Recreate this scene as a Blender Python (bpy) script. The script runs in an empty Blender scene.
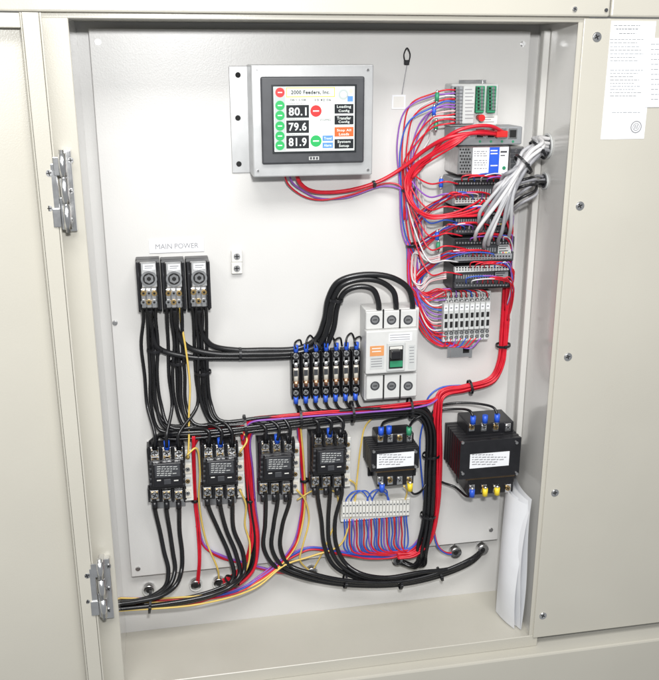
import bpy, bmesh, math, random
from mathutils import Vector, Matrix
random.seed(7)
scene = bpy.context.scene
COL = scene.collection
# ------------------------------------------------------------------ camera model (panel plane is Y=0, X right, Z up)
F = 874.0; CX, CY = 329.5, 340.0
P = 1.5; CAMZ = 1.6; K = 0.0019
X_c = Vector((4835, -281, 874)).normalized()
D_c = Vector((1.5, 2746, 874)); D_c = (D_c - X_c*D_c.dot(X_c)).normalized()
Y_c = X_c.cross(D_c)
def at(px, py, h=0.0):
    """point of the cabinet that stands h metres proud of the mounting panel"""
    r = Vector(((px-CX)/F, (py-CY)/F, 1.0))
    t = (P-h)/r.dot(Y_c)
    return Vector((r.dot(X_c)*t, -h, CAMZ - r.dot(D_c)*t))
cam = bpy.data.cameras.new('camera'); co = bpy.data.objects.new('camera', cam); COL.objects.link(co)
right = Vector((X_c[0], Y_c[0], -D_c[0])); up = -Vector((X_c[1], Y_c[1], -D_c[1])); back = -Vector((X_c[2], Y_c[2], -D_c[2]))
M = Matrix((right, up, back)).transposed().to_4x4(); M.translation = Vector((0, -P, CAMZ))
co.matrix_world = M
cam.sensor_fit = 'VERTICAL'; cam.sensor_height = 36; cam.sensor_width = 36; cam.lens = 36*F/680
cam.clip_start = 0.05; cam.clip_end = 100
scene.camera = co
# ------------------------------------------------------------------ materials
def mat(name, col, rough=0.5, metal=0.0, var=0.06, scale=40, bump=0.0, bscale=600, emis=0.0, coat=0.0, spec=0.5):
    m = bpy.data.materials.new(name); m.use_nodes = True
    nt = m.node_tree; b = nt.nodes['Principled BSDF']
    tc = nt.nodes.new('ShaderNodeTexCoord')
    n = nt.nodes.new('ShaderNodeTexNoise'); n.inputs['Scale'].default_value = scale; n.inputs['Detail'].default_value = 4
    nt.links.new(tc.outputs['Object'], n.inputs['Vector'])
    r = nt.nodes.new('ShaderNodeValToRGB')
    c = Vector(col[:3])
    lo = c*(1-var); hi = c*(1+var)
    r.color_ramp.elements[0].position = 0.3; r.color_ramp.elements[1].position = 0.7
    r.color_ramp.elements[0].color = (lo[0], lo[1], lo[2], 1); r.color_ramp.elements[1].color = (min(hi[0], 1), min(hi[1], 1), min(hi[2], 1), 1)
    nt.links.new(n.outputs['Fac'], r.inputs['Fac']); nt.links.new(r.outputs['Color'], b.inputs['Base Color'])
    mr = nt.nodes.new('ShaderNodeMapRange'); mr.inputs['To Min'].default_value = max(rough-0.08, 0.03); mr.inputs['To Max'].default_value = min(rough+0.08, 1)
    nt.links.new(n.outputs['Fac'], mr.inputs['Value']); nt.links.new(mr.outputs['Result'], b.inputs['Roughness'])
    b.inputs['Metallic'].default_value = metal
    b.inputs['Specular IOR Level'].default_value = spec
    if coat: b.inputs['Coat Weight'].default_value = coat; b.inputs['Coat Roughness'].default_value = 0.12
    if emis:
        nt.links.new(r.outputs['Color'], b.inputs['Emission Color']); b.inputs['Emission Strength'].default_value = emis
    if bump:
        n2 = nt.nodes.new('ShaderNodeTexNoise'); n2.inputs['Scale'].default_value = bscale; n2.inputs['Detail'].default_value = 3
        nt.links.new(tc.outputs['Object'], n2.inputs['Vector'])
        bp = nt.nodes.new('ShaderNodeBump'); bp.inputs['Strength'].default_value = bump; bp.inputs['Distance'].default_value = 0.001
        nt.links.new(n2.outputs['Fac'], bp.inputs['Height']); nt.links.new(bp.outputs['Normal'], b.inputs['Normal'])
    return m
paint = mat('cabinet_paint', (0.490, 0.470, 0.408), 0.30, 0, 0.03, 5, 0.14, 450)
gloss = mat('glossy_paint_reflection_lightened', (0.60, 0.59, 0.56), 0.17, 0, 0.03, 5, 0.10, 300, coat=0.9)  # glossy wall paint, base colour lightened to stand in for bright reflections
panelp = mat('panel_paint', (0.605, 0.597, 0.578), 0.33, 0, 0.025, 6, 0.12, 450)
blk = mat('black_plastic', (0.010, 0.010, 0.012), 0.34, 0, 0.2, 60, 0.1, 900)
lam = mat('core_steel', (0.030, 0.030, 0.033), 0.32, 0.5, 0.2, 60)
dgrey = mat('dark_grey_plastic', (0.045, 0.047, 0.052), 0.42, 0, 0.1, 60)
mgrey = mat('mid_grey_plastic', (0.24, 0.25, 0.26), 0.45, 0, 0.06, 60)
lgrey = mat('light_grey_plastic', (0.50, 0.51, 0.50), 0.45, 0, 0.04, 60)
offw = mat('off_white_plastic', (0.66, 0.65, 0.61), 0.4, 0, 0.03, 60)
brk = mat('breaker_case_plastic', (0.57, 0.57, 0.555), 0.38, 0, 0.03, 60, 0.06, 700)
whitep = mat('white_paper', (0.74, 0.75, 0.77), 0.7, 0, 0.02, 30)
silver = mat('zinc_metal', (0.78, 0.78, 0.78), 0.22, 1, 0.08, 50)
steel = mat('brushed_steel', (0.60, 0.60, 0.60), 0.33, 1, 0.12, 90)
alu = mat('aluminium_box_paint', (0.46, 0.465, 0.465), 0.34, 0.4, 0.03, 30, 0.08, 900)
brass = mat('brass', (0.66, 0.46, 0.20), 0.28, 1, 0.1, 60)
copper = mat('copper', (0.55, 0.32, 0.19), 0.35, 1, 0.1, 60)
tape = mat('winding_tape', (0.16, 0.10, 0.045), 0.45, 0, 0.15, 80)
cream = mat('cream_ceramic', (0.64, 0.60, 0.52), 0.4, 0, 0.06, 60)
green = mat('green_plastic', (0.03, 0.24, 0.12), 0.4, 0, 0.05, 60)
blue = mat('blue_plastic', (0.02, 0.09, 0.55), 0.4, 0, 0.05, 60)
redp = mat('red_plastic', (0.55, 0.02, 0.02), 0.4, 0, 0.05, 60)
orange = mat('orange_plastic', (0.62, 0.27, 0.10), 0.4, 0, 0.05, 60)
yellowp = mat('yellow_plastic', (0.80, 0.60, 0.03), 0.4, 0, 0.05, 60)
ink = mat('ink', (0.02, 0.02, 0.025), 0.7, 0, 0.05, 60)
greyink = mat('faded_ink', (0.24, 0.24, 0.25), 0.7, 0, 0.05, 60)
hole = mat('dark_hole', (0.006, 0.006, 0.006), 0.8, 0, 0.1, 60)
def scr(name, c): return mat(name, c, 0.25, 0, 0.01, 20, emis=0.5)
s_white = scr('screen_white', (0.60, 0.64, 0.61)); s_yel = scr('screen_yellow', (0.70, 0.66, 0.36)); s_red = scr('screen_red', (0.65, 0.03, 0.03)); s_rim = scr('screen_gold', (0.60, 0.45, 0.08))
s_grn = scr('screen_green', (0.02, 0.30, 0.08)); s_blk = scr('screen_black', (0.012, 0.014, 0.016)); s_org = scr('screen_orange', (0.55, 0.10, 0.03))
s_blu = scr('screen_blue', (0.08, 0.20, 0.46)); s_gry = scr('screen_grey', (0.33, 0.37, 0.36))
WC = {
 'black': mat('black_wire', (0.009, 0.009, 0.010), 0.28, 0, 0.2, 60),
 'red': mat('red_wire', (0.54, 0.010, 0.025), 0.36, 0, 0.14, 60),
 'blue': mat('blue_wire', (0.03, 0.09, 0.46), 0.36, 0, 0.08, 60),
 'purple': mat('purple_wire', (0.24, 0.08, 0.40), 0.36, 0, 0.08, 60),
 'yellow': mat('yellow_wire', (0.66, 0.47, 0.11), 0.4, 0, 0.08, 60),
 'white': mat('white_wire', (0.58, 0.57, 0.57), 0.4, 0, 0.04, 60),
 'pink': mat('pink_wire', (0.66, 0.44, 0.44), 0.4, 0, 0.04, 60),
 'grey': mat('grey_wire', (0.26, 0.26, 0.275), 0.40, 0, 0.10, 60),
 'pale': mat('pale_grey_wire', (0.40, 0.40, 0.41), 0.40, 0, 0.08, 60),
}
# ------------------------------------------------------------------ mesh builder
WL = {}
def catmull(pts, n=8):
    out = []
    Pn = [pts[0]*2-pts[1]] + list(pts) + [pts[-1]*2-pts[-2]]
    for i in range(1, len(Pn)-2):
        p0, p1, p2, p3 = Pn[i-1], Pn[i], Pn[i+1], Pn[i+2]
        d1 = max((p1-p0).length, 1e-5)**.5; d2 = max((p2-p1).length, 1e-5)**.5; d3 = max((p3-p2).length, 1e-5)**.5
        m1 = ((p1-p0)/d1 - (p2-p0)/(d1+d2) + (p2-p1)/d2)*d2
        m2 = ((p2-p1)/d2 - (p3-p1)/(d2+d3) + (p3-p2)/d3)*d2
        for k in range(n):
            t = k/n; t2 = t*t; t3 = t2*t
            out.append(p1*(2*t3-3*t2+1) + m1*(t3-2*t2+t) + p2*(-2*t3+3*t2) + m2*(t3-t2))
    out.append(pts[-1].copy())
    return out
class MB:
    def __init__(s): s.bm = bmesh.new(); s.mats = []
    def mi(s, m):
        if m not in s.mats: s.mats.append(m)
        return s.mats.index(m)
    def box(s, x0, x1, y0, y1, z0, z1, m, bev=0.0, seg=1):
        vs = bmesh.ops.create_cube(s.bm, size=1)['verts']
        for v in vs:
            v.co = Vector((x0+(v.co.x+.5)*(x1-x0), y0+(v.co.y+.5)*(y1-y0), z0+(v.co.z+.5)*(z1-z0)))
        i = s.mi(m)
        for f in {f for v in vs for f in v.link_faces}: f.material_index = i
        if bev > 0:
            bev = min(bev, 0.45*min(abs(x1-x0), abs(y1-y0), abs(z1-z0)))
            es = list({e for v in vs for e in v.link_edges})
            bmesh.ops.bevel(s.bm, geom=es, offset=bev, segments=seg, profile=.5, affect='EDGES', clamp_overlap=True)
    def pb(s, x0, y0, x1, y1, h0, h1, m, bev=0.0, seg=1):
        """box whose front face (h1 proud of the panel) spans these places"""
        a = at(x0, (y0+y1)/2, h1); b = at(x1, (y0+y1)/2, h1)
        t = at((x0+x1)/2, y0, h1); c = at((x0+x1)/2, y1, h1)
        s.box(a.x, b.x, -h1, -h0, c.z, t.z, m, bev, seg)
    def cyl(s, c, r, depth, m, axis='Y', n=16, r2=None, rot=0):
        R = {'Y': Matrix.Rotation(math.pi/2, 4, 'X'), 'Z': Matrix.Identity(4), 'X': Matrix.Rotation(math.pi/2, 4, 'Y')}[axis]
        vs = bmesh.ops.create_cone(s.bm, cap_ends=True, segments=n, radius1=r, radius2=r if r2 is None else r2, depth=depth,
                                   matrix=Matrix.Translation(c) @ R @ Matrix.Rotation(rot, 4, 'Z'))['verts']
        i = s.mi(m)
        for f in {f for v in vs for f in v.link_faces}:
            f.material_index = i; f.smooth = (len(f.verts) == 4 and n > 8)
    def pc(s, px, py, r, h0, h1, m, n=16, r2=None, rot=0):
        c = at(px, py, h1); c.y = -(h0+h1)/2
        s.cyl(c, r*K, h1-h0, m, 'Y', n, None if r2 is None else r2*K, rot)
    def screw(s, px, py, r, h, m=None, th=0.003, slot=True):
        m = m or silver
        s.pc(px, py, r, h-0.001, h+th*0.7, m, 16)
        s.pc(px, py, r*0.86, h+th*0.7, h+th, m, 16)
        if slot:
            c = at(px, py, h+th); a = random.uniform(0, 3.1); w = r*K*0.75; q = r*K*0.14
            for aa in (a, a+math.pi/2):
                vs = [c+Vector((math.cos(aa)*u-math.sin(aa)*v, -0.0003, math.sin(aa)*u+math.cos(aa)*v)) for u, v in ((-w, -q), (w, -q), (w, q), (-w, q))]
                f = s.bm.faces.new([s.bm.verts.new(v) for v in vs]); f.material_index = s.mi(hole)
                c = c+Vector((0, -0.0001, 0))
    def tube(s, pts, r, m, n=8, step=8, closed_caps=True):
        pts = catmull(pts, step) if step else pts
        i = s.mi(m); rings = []
        t0 = (pts[1]-pts[0]).normalized()
        u = t0.orthogonal().normalized()
        for k, p in enumerate(pts):
            if k == 0: t = pts[1]-pts[0]
            elif k == len(pts)-1: t = pts[-1]-pts[-2]
            else: t = pts[k+1]-pts[k-1]
            if t.length < 1e-9: t = t0
            t = t.normalized(); u = (u-t*u.dot(t))
            u = u.normalized() if u.length > 1e-6 else t.orthogonal().normalized()
            w = t.cross(u)
            rings.append([s.bm.verts.new(p+(u*math.cos(2*math.pi*j/n)+w*math.sin(2*math.pi*j/n))*r) for j in range(n)])
            t0 = t
        for a, b in zip(rings, rings[1:]):
            for j in range(n):
                f = s.bm.faces.new((a[j], a[(j+1) % n], b[(j+1) % n], b[j])); f.smooth = True; f.material_index = i
        if closed_caps:
            for rg in (rings[0][::-1], rings[-1]):
                f = s.bm.faces.new(rg); f.material_index = i
    def txt(s, string, x0, y0, x1, y1, h, m, bold=0.0):
        cu = bpy.data.curves.new('lettering', 'FONT'); cu.body = string; cu.resolution_u = 3; cu.offset = bold; cu.align_x = 'CENTER'; cu.space_line = .9
        if bold: cu.space_character = 1.08
        o = bpy.data.objects.new('lettering', cu); COL.objects.link(o)
        dg = bpy.context.evaluated_depsgraph_get(); ev = o.evaluated_get(dg); me = ev.to_mesh()
        vs = [v.co.copy() for v in me.vertices]; fs = [tuple(p.vertices) for p in me.polygons]
        ev.to_mesh_clear(); bpy.data.objects.remove(o); bpy.data.curves.remove(cu)
        if not vs: return
        ax, bx = min(v.x for v in vs), max(v.x for v in vs); ay, by = min(v.y for v in vs), max(v.y for v in vs)
        xa = at(x0, (y0+y1)/2, h).x; xb = at(x1, (y0+y1)/2, h).x; zt = at((x0+x1)/2, y0, h).z; zb = at((x0+x1)/2, y1, h).z
        nv = [s.bm.verts.new((xa+(v.x-ax)/(bx-ax)*(xb-xa), -h, zb+(v.y-ay)/(by-ay)*(zt-zb))) for v in vs]
        i = s.mi(m)
        for f in fs:
            try: q = s.bm.faces.new([nv[k] for k in f]); q.material_index = i
            except ValueError: pass
    def build(s, name, parent=None, origin=None):
        if parent is not None: loc = WL[parent.name]
        elif origin is not None: loc = Vector(origin)
        else:
            cs = [v.co for v in s.bm.verts]
            loc = Vector(((min(c.x for c in cs)+max(c.x for c in cs))/2, max(c.y for c in cs), (min(c.z for c in cs)+max(c.z for c in cs))/2))
        bmesh.ops.translate(s.bm, verts=s.bm.verts, vec=-loc)
        me = bpy.data.meshes.new(name); s.bm.to_mesh(me); s.bm.free()
        for m in s.mats: me.materials.append(m)
        o = bpy.data.objects.new(name, me); COL.objects.link(o)
        if parent is not None: o.parent = parent
        else: o.location = loc
        WL[o.name] = loc
        return o
def tag(o, label, cat, group=None, kind=None):
    o['label'] = label; o['category'] = cat
    if group: o['group'] = group
    if kind: o['kind'] = kind
    return o
def thing(name, label, cat, loc, group=None):
    o = bpy.data.objects.new(name, None); COL.objects.link(o); o.empty_display_size = 0.02
    o.location = loc; WL[o.name] = Vector(loc)
    return tag(o, label, cat, group)
def dup(root, delta, label, group=None):
    r = root.copy(); COL.objects.link(r); r.location = root.location+delta; r['label'] = label; WL[r.name] = Vector(r.location)
    for ch in list(root.children):
        c = ch.copy(); COL.objects.link(c); c.parent = r
        for g in list(ch.children):
            d = g.copy(); COL.objects.link(d); d.parent = c
    return r
# ------------------------------------------------------------------ CABINET
DF = 0.14
XL = (at(68, 18, DF).x+at(122, 684, DF).x)/2; XR = (at(583, 20, DF).x+at(530, 636, DF).x)/2
ZT = at(330, 19, DF).z; ZB = at(530, 636, DF).z
cab = thing('electrical_cabinet', 'beige painted steel electrical cabinet standing open with wiring inside', 'cabinet', ((XL+XR)/2, 0.03, ZB))
b = MB(); b.box(XL-.003, XR+.003, .020, .024, ZB-.003, ZT+.003, panelp); b.build('back_wall', cab)
b = MB(); b.box(XL-.003, XL, -DF, .0198, ZB, ZT, gloss); b.build('side_wall', cab)
b = MB(); b.box(XR, XR+.003, -DF, .0198, ZB, ZT, gloss); b.build('side_wall', cab)
b = MB(); b.box(XL-.003, XR+.003, -DF, .0198, ZB-.003, ZB-.0002, paint); b.build('bottom_panel', cab)
b = MB(); b.box(XL-.003, XR+.003, -DF, .0198, ZT+.0002, ZT+.003, paint); b.build('top_panel', cab)
b = MB()
b.box(XL-.034, XL+.003, -DF-.003, -DF-.0002, ZB-.02, ZT+.006, paint, .001)
b.box(XR-.006, XR+.012, -DF-.003, -DF-.0002, ZB-.001, ZT+.006, paint, .001)
b.box(XL-.034, XR+.012, -DF-.0035, -DF-.0004, ZT-.002, ZT+.0055, paint, .001)
b.box(XL-.034, XR+.012, -DF-.0035, -DF-.0004, ZB-.022, ZB+.003, paint, .001)
b.build('front_frame', cab)
# inner gasket post on the right wall
b = MB(); b.box(XR-.012, XR-.0005, -.030, -.015, ZB+.36, ZT-.01, gloss, .001); b.build('wall_stiffener', cab)
ZR = ZT+.006
b = MB()
xs = at(607, 10, DF).x
b.box(XL-.9, xs-.001, -DF-.012, .02, ZR, ZR+.12, paint, .003, 2)
b.box(xs+.001, XR+.9, -DF-.012, .02, ZR, ZR+.12, paint, .003, 2)
tr_ = b.build('top_rail', cab)
b = MB(); b.screw(575, 9, 2.0, DF+.012, steel); b.build('screw', tr_)
b = MB(); b.screw(606.5, 10, 1.4, DF+.012, dgrey, slot=False); b.build('screw', tr_)
b = MB(); b.box(XL-.9, XR+.9, -DF-.03, .02, ZB-.40, ZB-.022, paint, .004, 2); b.build('plinth', cab)
# fixed cover panel on the right
b = MB()
b.box(XR+.001, XR+.75, -DF-.0075, -DF-.0045, ZB+.0, ZT+.004, paint, .0012, 2)
b.box(XR+.001, XR+.004, -DF-.0046, -DF+.014, ZB+.001, ZT+.003, paint, .0008)
cover = b.build('cover_panel', cab)
for x, y in ((597, 37), (580, 206), (568, 357), (555, 493), (543, 616)):
    b = MB(); b.screw(x, y, 3.0, DF+.0075, silver, .003); b.pc(x, y, 4.0, DF+.0074, DF+.0082, silver, 20); b.build('screw', cover)
# door, swung wide open to the left
ANG = math.radians(14)
hx, hy = XL-.036, -DF-.004
def door_box(b, u0, u1, n0, n1, z0, z1, m, bev=0):
    s0 = len(b.bm.verts)
    b.box(-u1, -u0, -n1, -n0, z0, z1, m, bev, 2)
    b.bm.verts.ensure_lookup_table()
    R = Matrix.Translation((hx, hy, 0)) @ Matrix.Rotation(ANG, 4, 'Z')
    for v in b.bm.verts[s0:]: v.co = R @ v.co
DZ0, DZ1 = ZB-.03, ZT+.004
b = MB(); door_box(b, .0, .80, 0, .004, DZ0, DZ1, paint, .001)
door = b.build('door', cab)
b = MB(); door_box(b, .0, .003, .004, .028, DZ0, DZ1, paint, .001); door_box(b, .0035, .026, .0255, .028, DZ0, DZ1, paint, .001)
door_box(b, .0265, .0285, .010, .028, DZ0, DZ1, paint, .0008); b.build('door_rim', door)
b = MB(); door_box(b, .0285, .80, .006, .026, DZ1-.02, DZ1-.001, paint, .001); b.build('door_rim', door)
for (y0, y1, xk) in ((150, 236, 60), (559, 622, 98)):
    L = y1-y0
    hp = DF+.030
    h = MB()
    h.pb(xk-17, y0+.16*L, xk-1, y1-.16*L, hp, hp+.003, silver, .0012, 2)
    h.pb(xk-7, y0+.08*L, xk+1, y0+.30*L, hp+.0025, hp+.006, silver, .0012, 2)
    h.pb(xk-7, y1-.32*L, xk+1, y1-.10*L, hp+.0025, hp+.006, silver, .0012, 2)
    hinge = h.build('hinge', cab)
    h = MB()
    h.pb(xk+3, y0, xk+14, y1-.05*L, DF+.003, DF+.016, silver, .0015, 2)
    h.pb(xk+1, y0+.02*L, xk+7, y0+.42*L, DF+.014, hp+.005, silver, .0015, 2)
    h.pb(xk+1, y0+.55*L, xk+7, y1-.07*L, DF+.014, hp+.005, silver, .0015, 2)
    h.build('leaf', hinge)
    h = MB()
    c0 = at(xk+1.5, y0+.04*L, hp+.007); c1 = at(xk+1.5, y1-.08*L, hp+.007); LL = c0.z-c1.z
    for a, e in ((0, .3), (.32, .66), (.68, 1)):
        h.cyl(Vector((c0.x, c0.y, c0.z-LL*(a+e)/2)), .0058, LL*(e-a), silver, 'Z', 20)
    h.cyl(Vector((c0.x, c0.y, (c0.z+c1.z)/2)), .0036, LL+.010, steel, 'Z', 12)
    h.build('pin', hinge)
    for q in (.27, .68):
        h = MB(); h.screw(xk-11, y0+L*q, 2.6, hp+.003, steel, .002); h.build('screw', hinge)
    for q in (.12, .48, .82):
        h = MB(); h.screw(xk+10.6, y0+L*q, 2.2, DF+.016, steel, .002); h.build('screw', hinge)
# ------------------------------------------------------------------ MOUNTING PANEL (bolted part of the cabinet)
px0 = at(90, 50).x; px1 = at(531, 30).x; pz1 = at(330, 30).z; pz0 = at(133, 577).z
b = MB(); b.box(px0, px1, 0, .004, pz0, pz1, panelp, .0012, 2); mp = b.build('mounting_panel', cab)
for x, y in ((98, 42), (523, 44), (138, 569), (491, 530), (115, 323), (508, 320)):
    b = MB(); b.pc(x, y, 2.4, 0.0, .0012, steel, 20); b.pc(x, y, 1.8, .0012, .004, steel, 6); b.build('bolt', mp)
# ------------------------------------------------------------------ paper labels on the cover and panel
def sheet_label(x0, y0, x1, y1, h, label, lines, name='paper_label', cat='label'):
    t = thing(name, label, cat, at((x0+x1)/2, y1, h))
    b = MB(); b.pb(x0, y0, x1, y1, h, h+.0006, whitep); b.build('paper', t)
    b = MB()
    for (a, y, c, th) in lines:
        x = a
        while x < c:
            w = min(random.uniform(1.5, 4.5), c-x)
            b.pb(x, y, x+w, y+th, h+.0006, h+.0009, mgrey); x += w+.8
    b.build('print', t)
    return t
hc = DF+.0075
L1 = [(614, 25, 640, .8), (616, 28.5, 638, 1.0), (619, 33, 636, .9)] + [(610, 39+i*3.6, 644-(i*7) % 9, .6) for i in range(7)] + [(610, 70+i*3.2, 643-(i*5) % 11, .6) for i in range(9)] + [(612, 112, 640, .6)]
t = sheet_label(606, 21, 650, 139, hc, 'tall white printed label at the top of the right cover panel', L1)
b = MB()
for rr, m in ((5.2, greyink), (4.3, whitep), (3.2, greyink), (2.6, whitep)):
    b.pc(636, 127, rr, hc+.0004, hc+.0008+(5.4-rr)*.0001, m, 24)
b.pb(634.6, 124.8, 635.4, 129, hc+.0012, hc+.0014, greyink); b.pb(636.6, 124.8, 637.4, 129, hc+.0012, hc+.0014, greyink)
b.build('round_mark', t)
sheet_label(648.5, 38, 690, 107, hc+.001, 'white printed label cut off by the right edge of the picture', [(651, 44+i*5, 686-(i*7) % 9, .6) for i in range(12)])
t = thing('name_plate', 'pale engraved plate reading MAIN POWER above the three distribution blocks', 'sign', at(178, 253, 0))
b = MB(); b.pb(149, 239, 204, 252.5, 0, .002, whitep, .0005); b.build('plate', t)
b = MB(); b.txt('MAIN POWER', 155.5, 243.4, 198.5, 248.6, .0023, greyink, 0); b.build('lettering', t)
t = thing('small_sticker', 'small blank white sticker beside the top of the wiring column', 'sticker', at(398, 108, 0))
b = MB(); b.pb(392, 95, 405.5, 109, 0, .0012, whitep); b.pb(393.5, 96.5, 404, 107.5, .0012, .0015, offw); b.build('sticker', t)
t = thing('loose_cable_tie', 'black cable tie hanging alone at the top of the panel', 'cable tie', at(407, 60, 0))
b = MB(); b.tube([at(405, 62, .004), at(404, 54, .010), at(407, 48, .014), at(410, 54, .010), at(409, 62, .004)], .0011, blk); b.build('loop', t)
b = MB(); b.pb(404.5, 60, 409.5, 65, 0, .006, blk, .001); b.build('head', t)
b = MB(); b.tube([at(407, 65, .004), at(405, 76, .004), at(402, 94, .003)], .0007, WC['grey']); b.build('tail', t)
t = thing('wall_terminal', 'small white two screw terminal fixed alone on the bare panel', 'terminal', at(237, 274, 0))
b = MB(); b.pb(231.5, 251, 242.5, 262.4, 0, .010, offw, .001); b.pb(231.5, 262.4, 242.5, 274, 0, .0095, offw, .001); b.build('housing', t)
for y in (256.5, 268.5):
    b = MB(); b.screw(237, y, 3, .010, steel, .002); b.build('screw', t)
# ------------------------------------------------------------------ TOUCH SCREEN
hm = thing('touch_screen_display', 'grey boxed touch screen display showing 80.1, 79.6 and 81.9', 'display', at(310, 178, 0))
b = MB(); b.pb(230.5, 66, 250, 173, 0, .003, alu, .0008)
for x, y in ((238, 75), (238, 118), (239, 164)): b.pc(x, y, 2.4, .0032, .0036, hole, 16)
b.build('mounting_flange', hm)
b = MB(); b.pb(252, 64.5, 373, 176, .003, .066, alu, .002, 2); b.build('enclosure', hm)
for x, y in ((257, 70), (368, 70), (258, 171), (368, 170)):
    b = MB(); b.screw(x, y, 1.4, .066, steel, .0012); b.build('screw', hm)
b = MB(); b.pb(261.5, 76.5, 364.5, 163.5, .066, .074, dgrey, .003, 3); bez = b.build('bezel', hm)
b = MB()
b.pb(309, 156.5, 319, 160, .0735, .0745, lgrey)
for x in (310, 313, 316): b.pb(x, 157, x+2, 159.5, .0745, .0748, dgrey)
b.build('maker_mark', bez)
b = MB(); b.pb(272, 84.5, 356.5, 153, .073, .0752, s_blk); b.pb(274, 86.5, 354.5, 151, .0752, .0756, s_white); sc = b.build('screen', hm)
H = .0756
def g(b, x0, y0, x1, y1, m, l=1): b.pb(x0, y0, x1, y1, H+(l-1)*.0003, H+l*.0003, m)
b = MB()
g(b, 286, 87.2, 335, 97.2, s_rim); g(b, 287, 88.2, 334, 96.2, s_white, 2); g(b, 286, 98, 335, 102, s_white)
g(b, 274.5, 87, 285.5, 151, s_gry)
for y, m in ((92.5, s_red), (105.5, s_grn), (115.5, s_grn), (126, s_grn), (136, s_grn), (145.5, s_grn)):
    b.pc(280.0, y, 3.9, H+.0003, H+.0006, m, 24); b.pb(277.8, y-.5, 282.2, y+.5, H+.0006, H+.0008, s_white)
for y0, y1 in ((105, 117.8), (120.3, 133), (135.5, 148.5)): g(b, 286.3, y0, 309, y1, s_blk)
g(b, 309.5, 103.5, 333, 132, s_gry, 1); g(b, 310, 104, 332.6, 131.6, s_white, 2)
b.pc(316, 111, 4.8, H+.0006, H+.0010, s_red, 24); b.pc(316, 141, 4.8, H+.0003, H+.0008, s_grn, 24)
b.pb(313, 110.4, 319, 111.6, H+.001, H+.0012, s_white); b.pb(313, 140.4, 319, 141.6, H+.0008, H+.0010, s_white)
g(b, 334.5, 104, 353.5, 113.5, s_blk); g(b, 334.5, 115.5, 353.5, 124.5, s_blk); g(b, 334.5, 127, 353.5, 136.5, s_org); g(b, 334.5, 139, 353.5, 148.5, s_blk)
g(b, 322.5, 135.5, 333, 141, s_blu); g(b, 322.5, 142.5, 333, 148, s_blu)
b.pc(343.5, 94.5, 4.4, H, H+.0004, s_gry, 20); b.pc(343.5, 94.5, 2.6, H+.0004, H+.0006, s_white, 20); b.pc(351, 91, 2.0, H+.0, H+.0006, s_yel, 16); b.pb(347.5, 96, 353, 101.5, H, H+.0004, s_blu)
b.build('screen_graphics', sc)
b = MB()
for s_, y0, y1 in (('80.1', 107.4, 115.6), ('79.6', 122.6, 130.8), ('81.9', 137.8, 146.2)): b.txt(s_, 288.8, y0, 306.6, y1, H+.0006, s_white, .02)
b.txt('2000 Feeders, Inc.', 291, 90.2, 330, 94.8, H+.0009, s_blk, .03)
for s_, x0, y0, x1, y1, m, l in (('Temperature 1', 287.5, 102.7, 304, 104.3, s_blk, .0004), ('Temperature 2', 287.5, 118.3, 304, 119.9, s_blk, .0004), ('Temperature 3', 287.5, 133.4, 304, 135, s_blk, .0004),
     ('Loading', 337, 105.3, 351, 108.6, s_white, .0006), ('Config', 338.5, 109.6, 349.5, 112.6, s_white, .0006), ('Transfer', 337, 116.6, 351, 119.6, s_white, .0006), ('Config', 338.5, 120.6, 349.5, 123.6, s_white, .0006),
     ('Stop All', 337, 129, 351, 132, s_white, .0006), ('Loads', 339, 132.7, 349, 135.4, s_white, .0006), ('System', 337.5, 140.3, 350.5, 143.6, s_white, .0006), ('Setup', 339, 144.4, 349, 147.6, s_white, .0006),
     ('Trend', 324, 137, 331.5, 139.6, s_white, .0006), ('Alarm', 324, 144, 331.5, 146.6, s_white, .0006), ('STOPPED', 320, 119, 331, 121, s_blk, .0008), ('08/11/08', 290, 98.8, 306, 101.2, s_blk, .0006), ('10:42:06', 315, 98.8, 331, 101.2, s_blk, .0006)):
    b.txt(s_, x0, y0, x1, y1, H+l, m, .012)
b.build('lettering', sc)
# ------------------------------------------------------------------ POWER DISTRIBUTION BLOCKS
pd = thing('power_distribution_block', 'black power distribution block, left one of the three under the MAIN POWER plate', 'distribution block', at(149, 311, 0), 'power distribution blocks')
b = MB(); b.pb(137.2, 259, 160.8, 312, 0, .022, blk, .001); b.pb(137.2, 262, 160.8, 310, .022, .046, blk, .0015)
b.pb(137.2, 262.5, 139.6, 310, .046, .060, blk, .0008); b.pb(158.4, 262.5, 160.8, 310, .046, .060, blk, .0008)
for q in range(4): b.pb(139.6, 296.5+q*3.6, 158.4, 297.6+q*3.6, .044, .0500, blk)
b.build('housing', pd)
b = MB(); b.pb(141, 262.5, 157, 308, .046, .052, steel, .001); b.pb(141, 262.5, 157, 287.5, .052, .056, alu, .001)
for c_ in range(3): b.pb(141+c_*5.45, 289, 146+c_*5.45, 308, .050, .0545, steel, .0012, 2)
b.build('conductor', pd)
b = MB(); b.pc(149, 279, 7.0, .056, .060, silver, 24); b.pc(149, 279, 5.2, .060, .0604, hole, 24); b.pc(149, 279, 4.2, .0602, .0612, silver, 6); b.pc(149, 279, 2.0, .0612, .0615, hole, 6); b.build('main_screw', pd)
b = MB(); b.pb(143, 264.2, 155, 270, .056, .0565, whitep); b.pb(144.5, 265.6, 153.5, 266.6, .0565, .0568, greyink); b.pb(144.5, 267.8, 152, 268.6, .0565, .0568, greyink); b.build('printed_label', pd)
for r_ in range(2):
    for c_ in range(3):
        b = MB(); x, y = 143.5+c_*5.45, 293.5+r_*9; b.pc(x, y, 2.4, .054, .0565, (brass, silver)[(r_+c_) % 2], 14); b.pc(x, y, 1.1, .0565, .0569, hole, 6); b.build('terminal_screw', pd)
ref = at(149, 285, .056)
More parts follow.
